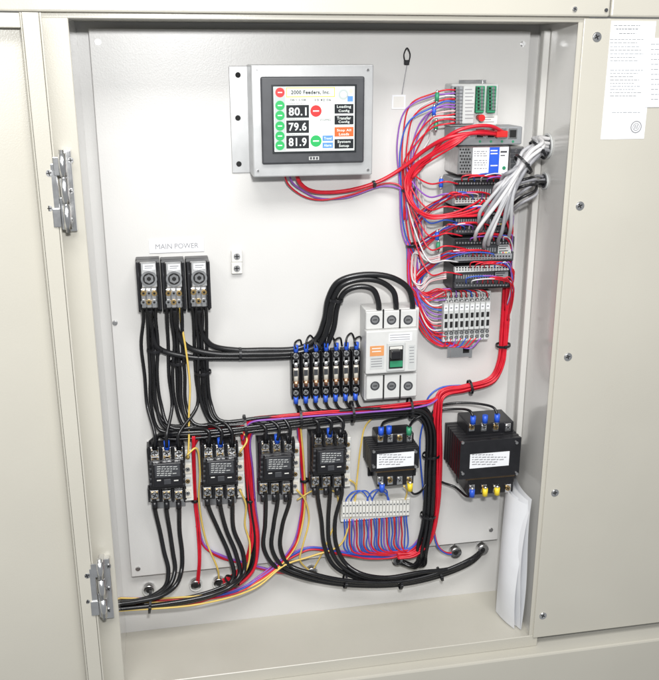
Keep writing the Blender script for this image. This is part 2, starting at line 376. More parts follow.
dup(pd, at(174, 285, .056)-ref, 'black power distribution block, middle one under the MAIN POWER plate', 'power distribution blocks')
dup(pd, at(199, 284, .056)-ref, 'black power distribution block, right one of the three under the MAIN POWER plate', 'power distribution blocks')
# ------------------------------------------------------------------ FUSE HOLDERS
fh = thing('fuse_holder', 'x', 'fuse holder', at(296, 398, 0), 'fuse holders in a row left of the circuit breaker')
b = MB(); b.pb(291.6, 352, 300.4, 399, 0, .016, blk, .0008); b.pb(291.6, 354, 292.6, 396, .016, .034, blk, .0005); b.pb(299.4, 354, 300.4, 396, .016, .034, blk, .0005)
b.pb(292.6, 359, 299.4, 361, .016, .034, blk, .0006); b.pb(292.6, 387, 299.4, 389, .016, .034, blk, .0006); b.build('housing', fh)
b = MB(); c = at(296, 374, .030); z0 = at(296, 386, .030).z; z1 = at(296, 362, .030).z; b.cyl(c, .0047, (z1-z0)*.72, cream, 'Z', 16)
b.cyl(Vector((c.x, c.y, z1-.005)), .0054, .010, silver, 'Z', 16); b.cyl(Vector((c.x, c.y, z0+.005)), .0054, .010, copper, 'Z', 16); b.build('fuse', fh)
b = MB(); b.pb(294, 370.5, 298, 376.5, .033, .0353, dgrey, .0006); b.build('fuse_label', fh)
for ya, yb in ((360, 364), (384, 388)):
    b = MB(); b.pb(292.9, ya, 294.2, yb, .018, .037, silver, .0004); b.pb(297.8, ya, 299.1, yb, .018, .037, silver, .0004); b.pb(292.9, ya, 299.1, yb, .017, .019, silver); b.build('fuse_clip', fh)
for y in (356, 393):
    b = MB(); b.screw(296, y, 2.6, .032, silver, .003); b.build('terminal_screw', fh)
for y0, y1 in ((345, 352), (397, 403)):
    b = MB(); c = at(296, (y0+y1)/2, .030); b.cyl(c, .0042, .013, blue, 'Z', 12); b.build('cable_lug', fh)
ref = at(296, 375, .03)
names = ['leftmost', 'second from the left', 'third from the left', 'middle', 'third from the right', 'second from the right', 'rightmost']
fh['label'] = 'black fuse holder with blue lugs, leftmost in its row of seven'
for i in range(1, 7):
    dup(fh, at(296+i*10, 375-i*.55, .03)-ref, 'black fuse holder with blue lugs, %s in its row of seven' % names[i])
# ------------------------------------------------------------------ CIRCUIT BREAKER
cb = thing('circuit_breaker', 'white moulded case circuit breaker with black toggle and orange sticker', 'circuit breaker', at(390, 400, 0))
b = MB(); b.pb(365, 309, 418, 399, 0, .045, brk, .002, 2); b.pb(366, 330, 417.5, 373, .044, .062, brk, .0025, 2); b.pb(366, 311, 417, 328.5, .044, .054, brk, .0015); b.pb(366.5, 375, 417, 398, .044, .054, brk, .0015); b.build('case', cb)
for i in range(3):
    x = 375+i*16.6
    for y in (320, 386):
        b = MB(); b.pc(x, y, 4.6, .0535, .0545, dgrey, 20); b.pc(x, y, 3.2, .0545, .0555, steel, 20); b.pb(x-2, y-.4, x+2, y+.4, .0555, .0558, hole); b.build('terminal_screw', cb)
for x0, y0, y1 in ((382.6, 309.5, 328.3), (399.2, 309.5, 328.3), (382.8, 375.2, 399), (399.4, 375.2, 399)):
    b = MB(); b.pb(x0, y0, x0+1.5, y1, .053, .0545, hole); b.build('phase_groove', cb)
b = MB(); b.pb(387, 343, 405, 371, .062, .065, lgrey, .0008); b.pb(389, 346, 403, 368.5, .065, .0655, hole); hd = b.build('switch_plate', cb)
b = MB(); b.pb(391.5, 351, 401, 359.5, .064, .078, blk, .002, 2); b.pb(390, 361, 402.5, 367, .0655, .0665, green); b.pb(390, 346.5, 402.5, 349.5, .0655, .0665, offw); b.build('toggle', hd)
b = MB(); b.pb(370, 346, 384, 356, .062, .0626, orange); b.pb(370, 356.5, 384, 369, .062, .0626, lgrey)
for y in (358.5, 361, 363.5, 366): b.pb(371, y, 382, y+.8, .0626, .0629, greyink)
for y in (348, 351): b.pb(372, y, 381, y+1, .0626, .0629, offw)
b.build('rating_sticker', cb)
b = MB(); b.pb(389, 333, 412, 341, .062, .0624, whitep)
for y in (334.5, 337, 339.2): b.pb(390, y, 410, y+.6, .0624, .0627, greyink)
b.pb(408.5, 345, 415, 369, .062, .0624, lgrey)
for y in (347, 350, 353, 356, 359, 362): b.pb(409.5, y, 414, y+.7, .0624, .0627, greyink)
b.build('printed_label', cb)
# ------------------------------------------------------------------ CONTACTORS
ct = thing('contactor', 'black contactor, leftmost of the row of four, under the distribution blocks', 'contactor', at(167, 503, 0), 'contactors in the lower row')
b = MB(); b.pb(149, 440, 184, 508, 0, .004, steel, .0006); b.build('mounting_plate', ct)
b = MB(); b.pb(148.5, 447, 185.5, 502, .004, .036, blk, .0015)
for x in (148.9, 160.6, 172.8, 184.4): b.pb(x-.8, 446.5, x+.8, 460, .036, .054, blk, .0006); b.pb(x-.8, 489, x+.8, 502.5, .036, .052, blk, .0006)
b.pb(149.5, 460, 185, 489, .036, .056, blk, .002, 2); b.pb(152.5, 463, 182.5, 487, .056, .068, blk, .0025, 2)
for q in range(5): b.pb(149.2, 463.5+q*5, 152, 465.5+q*5, .04, .0572, dgrey, .0004); b.pb(182.9, 463.5+q*5, 185.3, 465.5+q*5, .04, .0572, dgrey, .0004)
b.build('body', ct)
b = MB(); b.pb(155, 465, 180, 477, .0675, .0685, dgrey)
for y, w in ((466.4, 18), (468.6, 20), (470.8, 15), (473, 19), (475, 12)):
    x = 157
    while x < 157+w: q = random.uniform(1.5, 4); b.pb(x, y, x+q, y+.7, .0685, .0688, lgrey); x += q+.9
b.pb(164, 479.5, 171, 484.5, .068, .0695, dgrey, .0005); b.pb(157, 480, 161, 481, .068, .0684, offw); b.pb(174, 480, 178.5, 481, .068, .0684, offw); b.build('printed_face', ct)
for i in range(3):
    x = 154.8+i*12
    b = MB(); b.pb(x-4.4, 447.5, x+4.4, 458.8, .036, .0405, silver, .0008, 2); b.pb(x-3.6, 450, x+3.6, 457, .0405, .0425, brass, .0006); b.screw(x, 453.5, 3.2, .0425, silver, .004); b.build('line_terminal', ct)
    b = MB(); b.pb(x-4.4, 490.5, x+4.4, 501.3, .036, .0405, silver, .0008, 2); b.pb(x-3.6, 492.5, x+3.6, 499.5, .0405, .0425, brass, .0006); b.screw(x, 496, 3.2, .0425, silver, .004); b.build('load_terminal', ct)
    b = MB(); c = at(x, 445, .042); b.cyl(c, .0052, .016, (blue if i == 1 else blk), 'Z', 12); b.build('cable_lug', ct)
    b = MB(); c = at(x, 505, .040); b.cyl(c, .0050, .014, blk, 'Z', 12); b.build('cable_lug', ct)
b = MB(); b.pb(183, 450, 192.5, 501, .0, .034, offw, .0012); b.build('auxiliary_contact', ct)
for q in range(4):
    y = 456+q*12
    b = MB(); b.pb(184.2, y-3, 191.3, y+6, .034, .036, (lgrey, cream)[q % 2], .0004); b.screw(187.8, y+1.5, 2.2, .036, (brass, silver)[q % 2], .002); b.build('auxiliary_screw', ct)
ref = at(167, 475, .06)
dup(ct, at(220.5, 472, .06)-ref, 'black contactor, second from the left in the row of four')
dup(ct, at(277.5, 468, .06)-ref, 'black contactor, third from the left, below the row of fuse holders')
dup(ct, at(330, 461.5, .06)-ref, 'black contactor, rightmost of the row, beside the small transformer')
# ------------------------------------------------------------------ TRANSFORMERS
def transformer(x0, y0, x1, y1, h, label, top, bot, nterm, lab):
    """core front face x0..x1,y0..y1 at h; terminal rows above (top) and below (bot)"""
    t = thing('transformer', label, 'transformer', at((x0+x1)/2, bot, 0), 'control transformers')
    w = x1-x0
    b = MB(); b.pb(x0+w*.02, y0-1, x1-w*.06, y1+5, 0, .004, blk, .0008); b.build('base_plate', t)
    for xa in (x0-3, x1-12):
        b = MB(); b.pb(xa, y1-2, xa+9, y1+6, 0, .006, blk, .0008); b.build('foot', t)
    b = MB()
    nl = 15
    for q in range(nl):
        a = .004+(h-.004)*q/nl; e = .004+(h-.004)*(q+1)/nl+(.0002 if q < nl-1 else 0)
        dx = .0008*(q % 2)
        b.box(at(x0, (y0+y1)/2, h).x+dx, at(x1, (y0+y1)/2, h).x-dx, -e, -a, at((x0+x1)/2, y1, h).z+dx, at((x0+x1)/2, y0, h).z-dx, (blk, lam)[q % 2] if q < nl-1 else blk, .0003)
    b.build('laminated_core', t)
    for ya, yb in ((top, y0+.5), (y1-.5, bot)):
        b = MB(); b.pb(x0+w*.13, ya, x1-w*.11, yb, .008, h*.72, blk, .002); b.build('coil_cover', t)
        b = MB(); m0 = yb if ya == top else ya
        b.pb(x0+w*.10, m0-2.2, x1-w*.085, m0+2.2, .012, h*.78, tape, .0015); b.build('winding', t)
    b = MB(); b.pb(*lab, h-.0002, h+.0010, whitep)
    for q in range(5):
        y = lab[1]+1.4+q*(lab[3]-lab[1]-2)/5; x = lab[0]+2; xe = lab[0]+2+(lab[2]-lab[0]-5)*(.6+.35*((q*7) % 4)/3)
        while x < xe: k = random.uniform(1.5, 5); b.pb(x, y, x+k, y+.8, h+.0010, h+.0013, greyink); x += k+.9
    b.build('rating_label', t)
    for x, y in ((x0+3, y0+3), (x1-3, y0+3), (x0+3, y1-3), (x1-3, y1-3)):
        b = MB(); b.pc(x, y, 1.6, h-.0005, h+.003, steel, 6); b.build('core_bolt', t)
    for q in range(nterm):
        x = x0+w*.2+q*w*.6/(nterm-1)
        for y, k in ((top+4.5, 0), (bot-5.5, 1)):
            b = MB(); hh = h*.72; b.pb(x-2.8, y-4, x+2.8, y+4, hh-.0005, hh+.003, silver, .0006); b.screw(x, y, 2.6, hh+.003, (brass, silver)[(q+k) % 2], .004); b.build('terminal', t)
    return t
tr1 = transformer(371, 449, 419, 470, .070, 'small black transformer with white label, right of the contactors', 434, 486, 4, (377, 453, 414, 467))
tr2 = transformer(460, 440, 520, 477, .098, 'large black transformer with white label near the right wall', 423, 494, 4, (470, 453, 509, 467))
for t, hh, pts in ((tr1, .058, [(381, 431, blue), (389, 430, blue), (409, 431, green), (382, 488, blue), (410, 487, yellowp)]), (tr2, .078, [(473, 420, blue), (485, 419, blue), (497, 418, blue), (485, 492, yellowp), (497, 491, yellowp), (472, 493, blue)])):
    for x, y, m in pts:
        b = MB(); c = at(x, y, hh); b.cyl(c, .0052, .015, m, 'Z', 12); b.cyl(c+Vector((0, 0, .009 if y > 450 else -.009)), .0035, .006, silver, 'Z', 12); b.build('cable_lug', t)
# ------------------------------------------------------------------ TERMINAL STRIP
ts = thing('terminal_strip', 'long white screw terminal strip below the small transformer', 'terminal strip', at(376, 520, 0))
b = MB(); b.pb(341, 501, 410, 519, 0, .022, offw, .0012); b.build('base', ts)
for i in range(20):
    x = 343.8+i*3.37; y = 510-(x-344)*.03
    b = MB(); b.pb(x-1.45, y-7.5, x+1.45, y+7.2, .021, .029, offw, .0005)
    for yy in (y-4.2, y+3.6): b.pc(x, yy, 1.05, .0288, .0294, lgrey, 12); b.pc(x, yy, .75, .0294, .0297, dgrey, 10)
    b.build('terminal_cell', ts)
# ------------------------------------------------------------------ DIN RAIL COLUMN
dr = thing('mounting_rail', 'slotted steel rail running down behind the control modules', 'rail', at(465, 357, 0))
b = MB(); b.pb(456, 80, 476, 357, 0, .006, silver, .0006); b.pb(453, 80, 456, 357, .006, .0075, silver); b.pb(476, 80, 479, 357, .006, .0075, silver)
b.pb(463, 347, 469, 353, .0055, .0063, hole)
b.build('rail', dr)
t = thing('input_output_module', 'light grey input output module with green terminals, topmost on the rail', 'module', at(470, 128, 0))
b = MB(); b.pb(451, 84, 498, 126, .008, .045, lgrey, .0015); b.pb(463, 86, 475, 124, .0445, .056, lgrey, .0015); b.build('housing', t)
for (x0, x1) in ((451.5, 462.5), (476.5, 484.5), (488, 496)):
    b = MB(); ye = 124 if x0 < 470 else 113
    b.pb(x0, 86, x1, ye, .0445, .055, green if x0 > 470 else mgrey, .001)
    q = 88.2
    while q < ye-1: b.pc((x0+x1)/2+1.4, q, 1.3, .0548, .0556, silver, 12); b.pb((x0+x1)/2-3, q-1, (x0+x1)/2-.8, q+1, .0548, .0556, hole); b.pb(x0, q+1.5, x1, q+1.9, .0548, .0558, dgrey); q += 3.4
    b.build('terminal_plug', t)
b = MB()
for q in range(9): b.pb(465, 89+q*3.6, 472+(q*5 % 3), 89.9+q*3.6, .056, .0563, greyink)
b.pb(477, 115.5, 497, 124, .0445, .0455, offw)
for q in range(3): b.pb(479, 116.8+q*2.4, 494-(q % 2)*3, 117.6+q*2.4, .0455, .0458, greyink)
b.build('print', t)
t = thing('network_switch', 'grey network switch with a red cable plugged in, above the power supply', 'network switch', at(485, 146, 0))
b = MB(); b.pb(455, 127, 522, 145, .008, .066, mgrey, .0015); b.build('housing', t)
for x in (480, 491, 502, 513):
    b = MB(); b.pb(x-4.4, 128.5, x+4.4, 138.5, .0655, .068, silver, .0006); b.pb(x-3.2, 130, x+3.2, 137.5, .068, .0684, hole); b.build('port', t)
b = MB()
for x in (480, 491, 502, 513): b.pc(x, 141.5, 1.1, .0655, .0668, green, 10)
b.pb(458, 131, 472, 133, .0655, .0663, offw); b.pb(458, 136, 470, 137.2, .0655, .0663, offw); b.build('indicator', t)
t = thing('power_supply', 'perforated metal power supply with a blue and white face on the module rail', 'power supply', at(490, 176, 0))
b = MB(); b.pb(458, 146.5, 509, 174.5, .008, .078, steel, .0015); b.pb(509.3, 146.5, 523, 174.5, .008, .072, steel, .0015); b.build('housing', t)
b = MB()
for q in range(8):
    for p in range(4): b.pc(460.5+p*2.7+(q % 2)*1.3, 149.5+q*3.2, .85, .0778, .0783, hole, 8)
b.build('perforation', t)
b = MB(); b.pb(472.5, 147.3, 508, 173.8, .0775, .0784, whitep); b.pb(489, 147.3, 499, 173.8, .0782, .0788, blue)
for y in (151, 153.2, 155.4, 160, 162.2, 164.4, 168):
    x = 474
    while x < 486: k = random.uniform(1.5, 4); b.pb(x, y, min(x+k, 487), y+.9, .0782, .0787, greyink); x += k+.8
for y in (150, 153, 165): b.pb(490.5, y, 497.5, y+1.2, .0787, .0791, offw)
b.pb(500.5, 151, 507, 152.6, .0783, .0787, ink); b.pb(500.5, 155, 505, 156, .0783, .0787, ink); b.pc(504, 168, 1.6, .078, .0795, green, 14); b.build('printed_face', t)
for q in range(5):
    b = MB(); b.pb(511, 149+q*5, 521.5, 153+q*5, .0715, .0745, dgrey, .0005); b.pc(516, 151+q*5, 1.5, .0745, .0752, silver, 12); b.build('terminal', t)
def module(x0, y0, x1, y1, h, label, m, plugs, name='control_module'):
    t = thing(name, label, 'module', at((x0+x1)/2, y1, 0), 'control modules on the rail')
    b = MB(); b.pb(x0, y0, x1, y1, .008, h, m, .0012); b.pb(x0+1.5, y0+1.5, x1-17, y1-1.5, h-.0005, h+.003, dgrey, .0008)
    q = x0+3
    while q < x1-19: b.pb(q, y0+(y1-y0)*.42, q+1.2, y0+(y1-y0)*.58, h+.0028, h+.0036, mgrey); q += 2.4
    b.build('housing', t)
    n = int((x1-x0-5)/2.9)
    for (yy, mm) in plugs:
        b = MB(); b.pb(x0+2, yy-2.6, x1-2, yy+2.6, h, h+.009, mm, .0006)
        for q in range(n):
            b.pc(x0+4+q*2.9, yy+.9, .85, h+.0088, h+.0094, steel, 10); b.pb(x0+3.2+q*2.9, yy-2, x0+4.8+q*2.9, yy-.6, h+.0088, h+.0092, hole)
        b.build('terminal_plug', t)
    b = MB()
    yc = (y0+y1)/2
    b.pb(x1-16, yc-5, x1-3, yc+4, h-.0003, h+.0006, (lgrey if m is dgrey else mgrey))
    for q in range(3): b.pb(x1-15, yc-4+q*2.4, x1-6-(q % 2)*2, yc-3.2+q*2.4, h+.0006, h+.0009, ink)
    for q in range(4): b.pc(x1-14+q*3, yc+2.8, .7, h+.0004, h+.001, (green, redp, yellowp, green)[q], 8)
    b.build('indicator', t)
    return t
module(453, 177.5, 513, 205, .066, 'grey control module directly under the power supply', mgrey, [(182.5, blk), (200.5, lgrey)])
module(453, 207.5, 509, 235, .064, 'black control module in the middle of the stack behind the grey wire fan', blk, [(212.5, mgrey), (230.5, dgrey)])
module(453, 237.5, 514, 262, .066, 'dark grey control module second above the row of terminal blocks', dgrey, [(242, blk), (257.5, mgrey)])
module(453, 264.5, 511, 289, .064, 'black control module directly above the row of terminal blocks', blk, [(269, lgrey), (284.5, dgrey)])
tb0 = thing('terminal_block', 'x', 'terminal block', at(447, 343, 0), 'rail terminal blocks')
b = MB(); b.pb(443.6, 293, 448.4, 342, .008, .040, lgrey, .0008); b.pb(443.6, 304, 448.4, 331, .0395, .052, lgrey, .0008); b.build('housing', tb0)
for y in (297, 301.5, 333.5, 338):
    b = MB(); b.pc(446, y, 1.8, .0395, .0405, hole, 12); b.pc(446, y, 1.3, .0405, .0412, silver, 10); b.build('clamp_screw', tb0)
b = MB(); b.pb(444.3, 306, 447.7, 311, .0515, .0525, whitep); b.pb(445, 307.5, 447, 309, .0525, .0528, greyink); b.pb(444.6, 314, 447.4, 319, .0515, .0525, hole); b.pb(444.6, 322, 447.4, 328, .0515, .0525, hole); b.build('marker', tb0)
ref = at(446, 317, .045)
ords = ['leftmost', 'second from the left', 'third from the left', 'fourth from the left', 'middle one', 'fourth from the right', 'third from the right', 'second from the right', 'rightmost']
tb0['label'] = 'slim grey rail terminal block, leftmost of the nine at the rail foot'
for i in range(1, 9):
    dup(tb0, at(446+i*5.2, 317-i*.28, .045)-ref, 'slim grey rail terminal block, %s of the nine at rail foot' % ords[i])
# ------------------------------------------------------------------ CABLE GLANDS on the back wall
for i, (x, y) in enumerate(((149, 591), (196, 586), (219, 584), (312, 573), (398, 561), (456, 553), (483, 550))):
    side = ['leftmost of the row at the bottom', 'second from the left in the bottom row', 'third from the left in the bottom row', 'middle one of the bottom row', 'third from the right in the bottom row', 'second from the right in the bottom row', 'rightmost of the row at the bottom'][i]
    t = thing('cable_gland', 'round metal cable gland, %s' % side, 'cable gland', at(x, y, -.018), 'cable glands in the back wall')
    b = MB(); b.pc(x, y, 7.0, -.0198, -.008, silver, 8, 6.6); b.pc(x, y, 6.4, -.008, -.005, silver, 24); b.build('lock_nut', t)
    b = MB(); b.pc(x, y, 5.6, -.006, .006, silver, 24, 5.2); b.pc(x, y, 2.6, .006, .0065, hole, 20); b.build('collar', t)
# ------------------------------------------------------------------ DOCUMENTS
def sheet(k, xo, ztop, y0, y1, curl):
    b = MB(); nu, nv = 10, 14
    g_ = []
    for j in range(nv+1):
        v = j/nv; row = []
        for i in range(nu+1):
            u = i/nu
            yy = y0+(y1-y0)*u*(1-.05*(1-v))
            z = ZB+.003+(ztop-ZB-.003)*v - .010*u*v
            x = XR-.006-xo*(.5+.9*(1-u)) - curl*math.sin(math.pi*(.05+u*.8))*(.25+.75*math.sin(math.pi*min(1, v*.75))) - .006*(1-v) + .004*math.sin(5*v+k*.9)*u
            row.append(b.bm.verts.new((x, yy, z)))
        g_.append(row)
    for j in range(nv):
        for i in range(nu):
            f = b.bm.faces.new((g_[j][i], g_[j][i+1], g_[j+1][i+1], g_[j+1][i])); f.smooth = True
    b.mi(whitep)
    for f in b.bm.faces: f.material_index = 0
    o = b.build('paper_sheet')
    tag(o, 'white paper sheet of the loose document leaning in the lower right corner', 'paper', 'document sheets leaning in the corner')
ztop = at(503, 470, .02).z
for k in range(5): sheet(k, .002+k*.0045, ztop-.005*(k % 2)-.004*k, -.030-.006*k, -.128+.004*(k*3 % 5), .013+.0012*k)
# ------------------------------------------------------------------ WIRES
def link_wire(pts, r, colour, label, group, name='wire', cat='wire', seg=8, step=7):
    b = MB(); b.tube(pts, r, WC[colour], seg, step)
    o = b.build(name); tag(o, label, cat, group); return o
def wire(pl, r, colour, label, group=None, jit=0.0, **k):
    pts = [at(*p) if not isinstance(p, Vector) else p for p in pl]
    if jit:
        for q in range(1, len(pts)-1): pts[q] = pts[q]+Vector((random.gauss(0, jit), random.gauss(0, jit*.5), random.gauss(0, jit)))
    return link_wire(pts, r, colour, label, group, **k)
def run(label, group, colours, r, trunk, n, starts=None, ends=None, pack=1.05, jit=.0008, name='wire'):
    tp = [at(*p) for p in trunk]
    R = r*math.sqrt(n)*pack
    for i in range(n):
        rad = R*math.sqrt((i+.5)/n)-r*.3; th = i*2.39996
        a, c = rad*math.cos(th), rad*math.sin(th)
        pts = [at(*p) for p in starts[i]] if starts else []
        for q, p in enumerate(tp):
            t = (tp[min(q+1, len(tp)-1)]-tp[max(q-1, 0)]); t.y = 0
            nrm = Vector((-t.z, 0, t.x)).normalized()
            o = p+nrm*a+Vector((0, -1, 0))*c + Vector((random.gauss(0, jit), random.gauss(0, jit*.5), random.gauss(0, jit)))
            if p.y < -.003 and o.y > -r: o.y = -r
            pts.append(o)
        if ends: pts += [at(*p) for p in ends[i]]
        col = colours[i % len(colours)]
        link_wire(pts, r, col, label.format(c=col), group, name)
def wall_right(py, h):
    """the spot on the inner face of the right side wall at this height and depth"""
    lo, hi = 480.0, 620.0
    for _ in range(40):
        mid = (lo+hi)/2
        if at(mid, py, h).x < XR: lo = mid
        else: hi = mid
    return at(lo, py, h)
# main feed to breaker
G = 'thick feed cables to the circuit breaker'
feeds = [
 [(150, 309, .045), (152, 328, .022), (158, 347, .016), (185, 356, .014), (225, 358, .014), (300, 356, .014), (322, 349, .018), (333, 330, .025), (337, 306, .032), (345, 291, .04), (360, 286, .045), (373, 290, .048), (378, 302, .046), (379, 316, .04)],
 [(175, 309, .045), (177, 328, .022), (187, 346, .02), (212, 353, .02), (250, 354, .02), (300, 352, .02), (319, 344, .024), (328, 325, .03), (332, 303, .036), (341, 286, .044), (358, 280, .048), (379, 281, .05), (393, 291, .05), (396, 303, .046), (396, 316, .04)],
 [(199, 309, .045), (201, 328, .022), (211, 345, .016), (235, 350, .014), (260, 350.5, .014), (300, 348, .016), (316, 339, .02), (324, 320, .026), (328, 299, .034), (338, 282, .042), (360, 275, .048), (390, 277, .052), (408, 288, .052), (412, 302, .048), (412, 316, .04)]]
for f, n_ in zip(feeds, ('left', 'middle', 'right')):
    wire(f, .0052, 'black', 'thick black cable looping into the %s top terminal of the circuit breaker' % n_, G, jit=.0006, name='power_cable', cat='cable', seg=10)
# distribution blocks to the contactors
xb = (149, 174, 199)
conx = (154.8, 208.5, 265.5, 318); cony = (441, 438, 434, 428)
R_ = random.uniform
for k in range(4):
    for ph in range(3):
        x0 = xb[ph]+(-7+k*4.7); xt = conx[k]+ph*12; yt = cony[k]
        y_h = 428-ph*2.2-k*1.2
        pl = [(x0, 306, .05), (x0+.5, 318, .035), (x0+1.5+R_(-1, 1), 345, .016), (x0+3.5+R_(-1.6, 1.6), 375, .012+.006*(k % 2)), (x0+5+R_(-1, 1), 406-k, .016)]
        if xt > x0+25:
            pl.append((x0+14, y_h-(x0+14-160)*.055+3, .02+.004*k))
            xm = x0+14
            while xm+45 < xt-14:
                xm += 42; pl.append((xm, y_h-(xm-160)*.055+3, .026+.003*ph+.003*(k % 2)))
            pl.append((xt-9, y_h-(xt-9-160)*.055+3, .036))
        pl += [(xt, yt-6, .046), (xt, yt+6, .046)]
        wire(pl, .0031, 'black', 'black wire running down from the distribution blocks to the top of a contactor', 'wires from distribution blocks to contactors', jit=.0010)
wire([(180, 307, .05), (181, 320, .03), (186, 350, .024), (190, 385, .024), (189, 415, .028), (189, 440, .036), (188, 458, .042)], .0018, 'yellow', 'yellow wire hanging down from the middle distribution block', None)
# fuse holders down into the horizontal bundle
for i in range(7):
    x = 296+i*10; y = 400-i*.55
    tr = [(x, y-4, .032), (x, y+4, .028), (x+4, y+11, .028)]
    xm = x+20
    while xm < 415: tr.append((xm, 413-(xm-300)*.055, .032+.002*(i % 3))); xm += 40
    tr += [(424, 408, .032), (433-i % 3, 422, .028), (433-i % 4, 470, .022), (429-i % 3, 520, .02), (424, 552, .02), (415, 567, .012), (401, 562+i % 3, .0)]
    wire(tr, .0028, 'black', 'black wire dropping from a fuse holder into the main bundle', 'wires below the fuse holders', jit=.0010)
    wire([(x, y-53+2, .034), (x+1, y-60, .03), (x+3+(i % 3), y-64, .022), (x+8, y-60+i % 2, .012), (x+9, y-50, .004)] if i % 2 else [(x, y-51, .034), (x-1, y-57, .03), (x+4, y-60, .018), (x+6, y-52, .004)], .0018, 'black',
         'short black wire on top of a fuse holder', 'short wires on the fuse holders')
nb = 12
run('black wire in the thick bundle crossing the panel and dropping beside the small transformer', 'main black bundle', ['black'], .0035,
    [(170, 433, .020), (210, 430, .024), (250, 426, .026), (300, 420, .028), (350, 414, .028), (400, 409.5, .026), (420, 411, .026), (430, 424, .026), (430, 470, .02), (427, 520, .018), (422, 550, .018)], nb,
    [[(150+(i % 4)*2, 442+(i % 3)*2, .012), (158, 436, .018)] for i in range(nb)],
    [[(412+i*1.0, 566, .012), (399+(i % 3)*1.5, 561+(i % 2)*2, .0)] for i in range(nb)])
for i in range(3):
    wire([(xb[i]+1, 306, .044), (xb[i]+1, 325, .012), (xb[i]+3, 370, .006), (xb[i]+6, 405, .010), (xb[i]+18, 424, .020), (xb[i]+40, 426-i*1.5, .028), (300, 421-i, .032), (360, 413-i, .030)], .0033, 'black', 'black wire falling behind the others from the %s distribution block' % ('left', 'middle', 'right')[i])
# contactor load wires
def loads(k, ends, label):
    for ph in range(3):
        x0 = conx[k]+ph*12-.5; y0 = (502, 499, 495, 488)[k]
        pl = [(x0, y0-3, .042), (x0+.6, y0+6, .036)]+[(px+ph*sx, py+ph*sy, h+.007*ph*sgn) for (px, py, h, sx, sy, sgn) in ends]
        wire(pl, .0042, 'black', label, 'load wires below the contactors', jit=.0006)
loads(0, [(160, 532, .022, 10, 0, 0), (164, 552, .028, 9, 0, 0), (168, 570, .038, 7, 0, 0), (166, 585, .046, 5, 0, 1), (154, 595, .050, 4, 0, 1), (138, 600, .052, 1, .5, 1), (115, 602, .052, 0, 1.2, 1)], 'black wire below the leftmost contactor curving to the left corner')
loads(1, [(218, 530, .022, 8, 0, 0), (229, 555, .024, 7, -1, 0), (234, 576, .034, 5, -2, 0), (225, 589, .044, 4, -2, 1), (205, 598, .048, 3, -1.5, 1), (165, 605, .050, 0, -.5, 1), (115, 607, .050, 0, 1.2, 1)], 'black wire below the second contactor curving to the left corner')
loads(2, [(265, 525, .02, 9, 0, 0), (264, 548, .018, 8, 0, 0), (275, 566, .018, 7, -1, 0), (300, 577, .02, 5, -2, 1), (345, 585, .024, 0, -2, 1), (400, 585, .024, 0, -2, 1), (445, 575, .018, 0, -2, 1), (472, 562, .01, 0, -2, 1), (482, 552, 0, 0, -1, 0)], 'black wire below the third contactor sweeping right along the bottom')
loads(3, [(321, 520, .02, 7, 0, 0), (324, 545, .018, 6, 0, 0), (333, 565, .02, 6, -1, 0), (352, 577, .022, 4, -2, 1), (385, 582, .026, 0, -2, 1), (420, 576, .022, 0, -2, 1), (452, 570, .016, 0, -1, 1), (474, 560, .01, 0, -1, 1), (484, 550, 0, 0, 0, 0)], 'black wire below the rightmost contactor sweeping right along the bottom')
# mixed colour control wires between contactors and the bottom
run('{c} control wire running down between the first and second contactor', 'control wires right of the first contactor', ['red', 'red', 'purple', 'red'], .0019,
    [(193, 434, .03), (194, 470, .014), (195, 500, .01), (198, 530, .01), (199, 560, .012), (197, 585, .0)], 4)
run('{c} control wire running down between the second and third contactor', 'control wires right of the second contactor', ['red', 'red', 'yellow', 'red', 'red'], .0019,
    [(243, 430, .03), (247, 465, .014), (250, 500, .01), (253, 530, .01), (248, 556, .012), (236, 574, .012), (220, 583, .0)], 5)
run('{c} control wire running down between the third and fourth contactor', 'control wires right of the third contactor', ['red', 'red', 'red', 'yellow', 'purple', 'red'], .0019,
    [(299, 420, .03), (302, 460, .014), (304, 495, .01), (302, 520, .01), (295, 545, .012), (278, 566, .018), (255, 582, .024), (225, 595, .034), (180, 600, .040), (115, 600, .042)], 6)
wire([(187, 455, .045), (196, 448, .04), (200, 470, .03), (199, 500, .02), (206, 540, .01), (218, 570, .008), (219, 583, 0)], .0018, 'yellow', 'yellow wire leaving the leftmost contactor downwards')
wire([(240, 452, .045), (247, 440, .04), (242, 432, .03), (226, 430, .03)], .0018, 'yellow', 'yellow wire arching over the second contactor')
wire([(240, 490, .04), (246, 505, .03), (245, 525, .02), (250, 545, .02), (246, 570, .026), (226, 590, .036), (170, 598, .044), (115, 598, .046)], .0019, 'yellow', 'yellow wire curving down from the second contactor to the left corner')
wire([(297, 490, .04), (305, 500, .03), (309, 520, .02), (303, 545, .02), (300, 560, .016), (311, 572, .0)], .0018, 'yellow', 'yellow wire dropping from the third contactor')
wire([(350, 480, .04), (356, 486, .03), (350, 520, .02), (340, 545, .016), (312, 556, .016), (285, 565, .02), (255, 588, .040), (200, 604, .060), (115, 611, .066)], .0019, 'yellow', 'yellow wire crossing the bottom from the rightmost contactor')
wire([(297, 500, .02), (315, 490, .012), (335, 492, .012), (338, 510, .012), (326, 545, .014), (312, 572, .0)], .0016, 'yellow', 'yellow wire looping beside the rightmost contactor')
run('{c} thin wire crossing low behind the contactor wires', 'thin wires low behind the contactor wires', ['purple', 'red', 'blue', 'purple', 'red'], .0016,
    [(198, 525, .008), (205, 546, .005), (222, 556, .005), (240, 562, .005), (275, 571, .005), (300, 573, .004), (312, 573, .0)], 5)
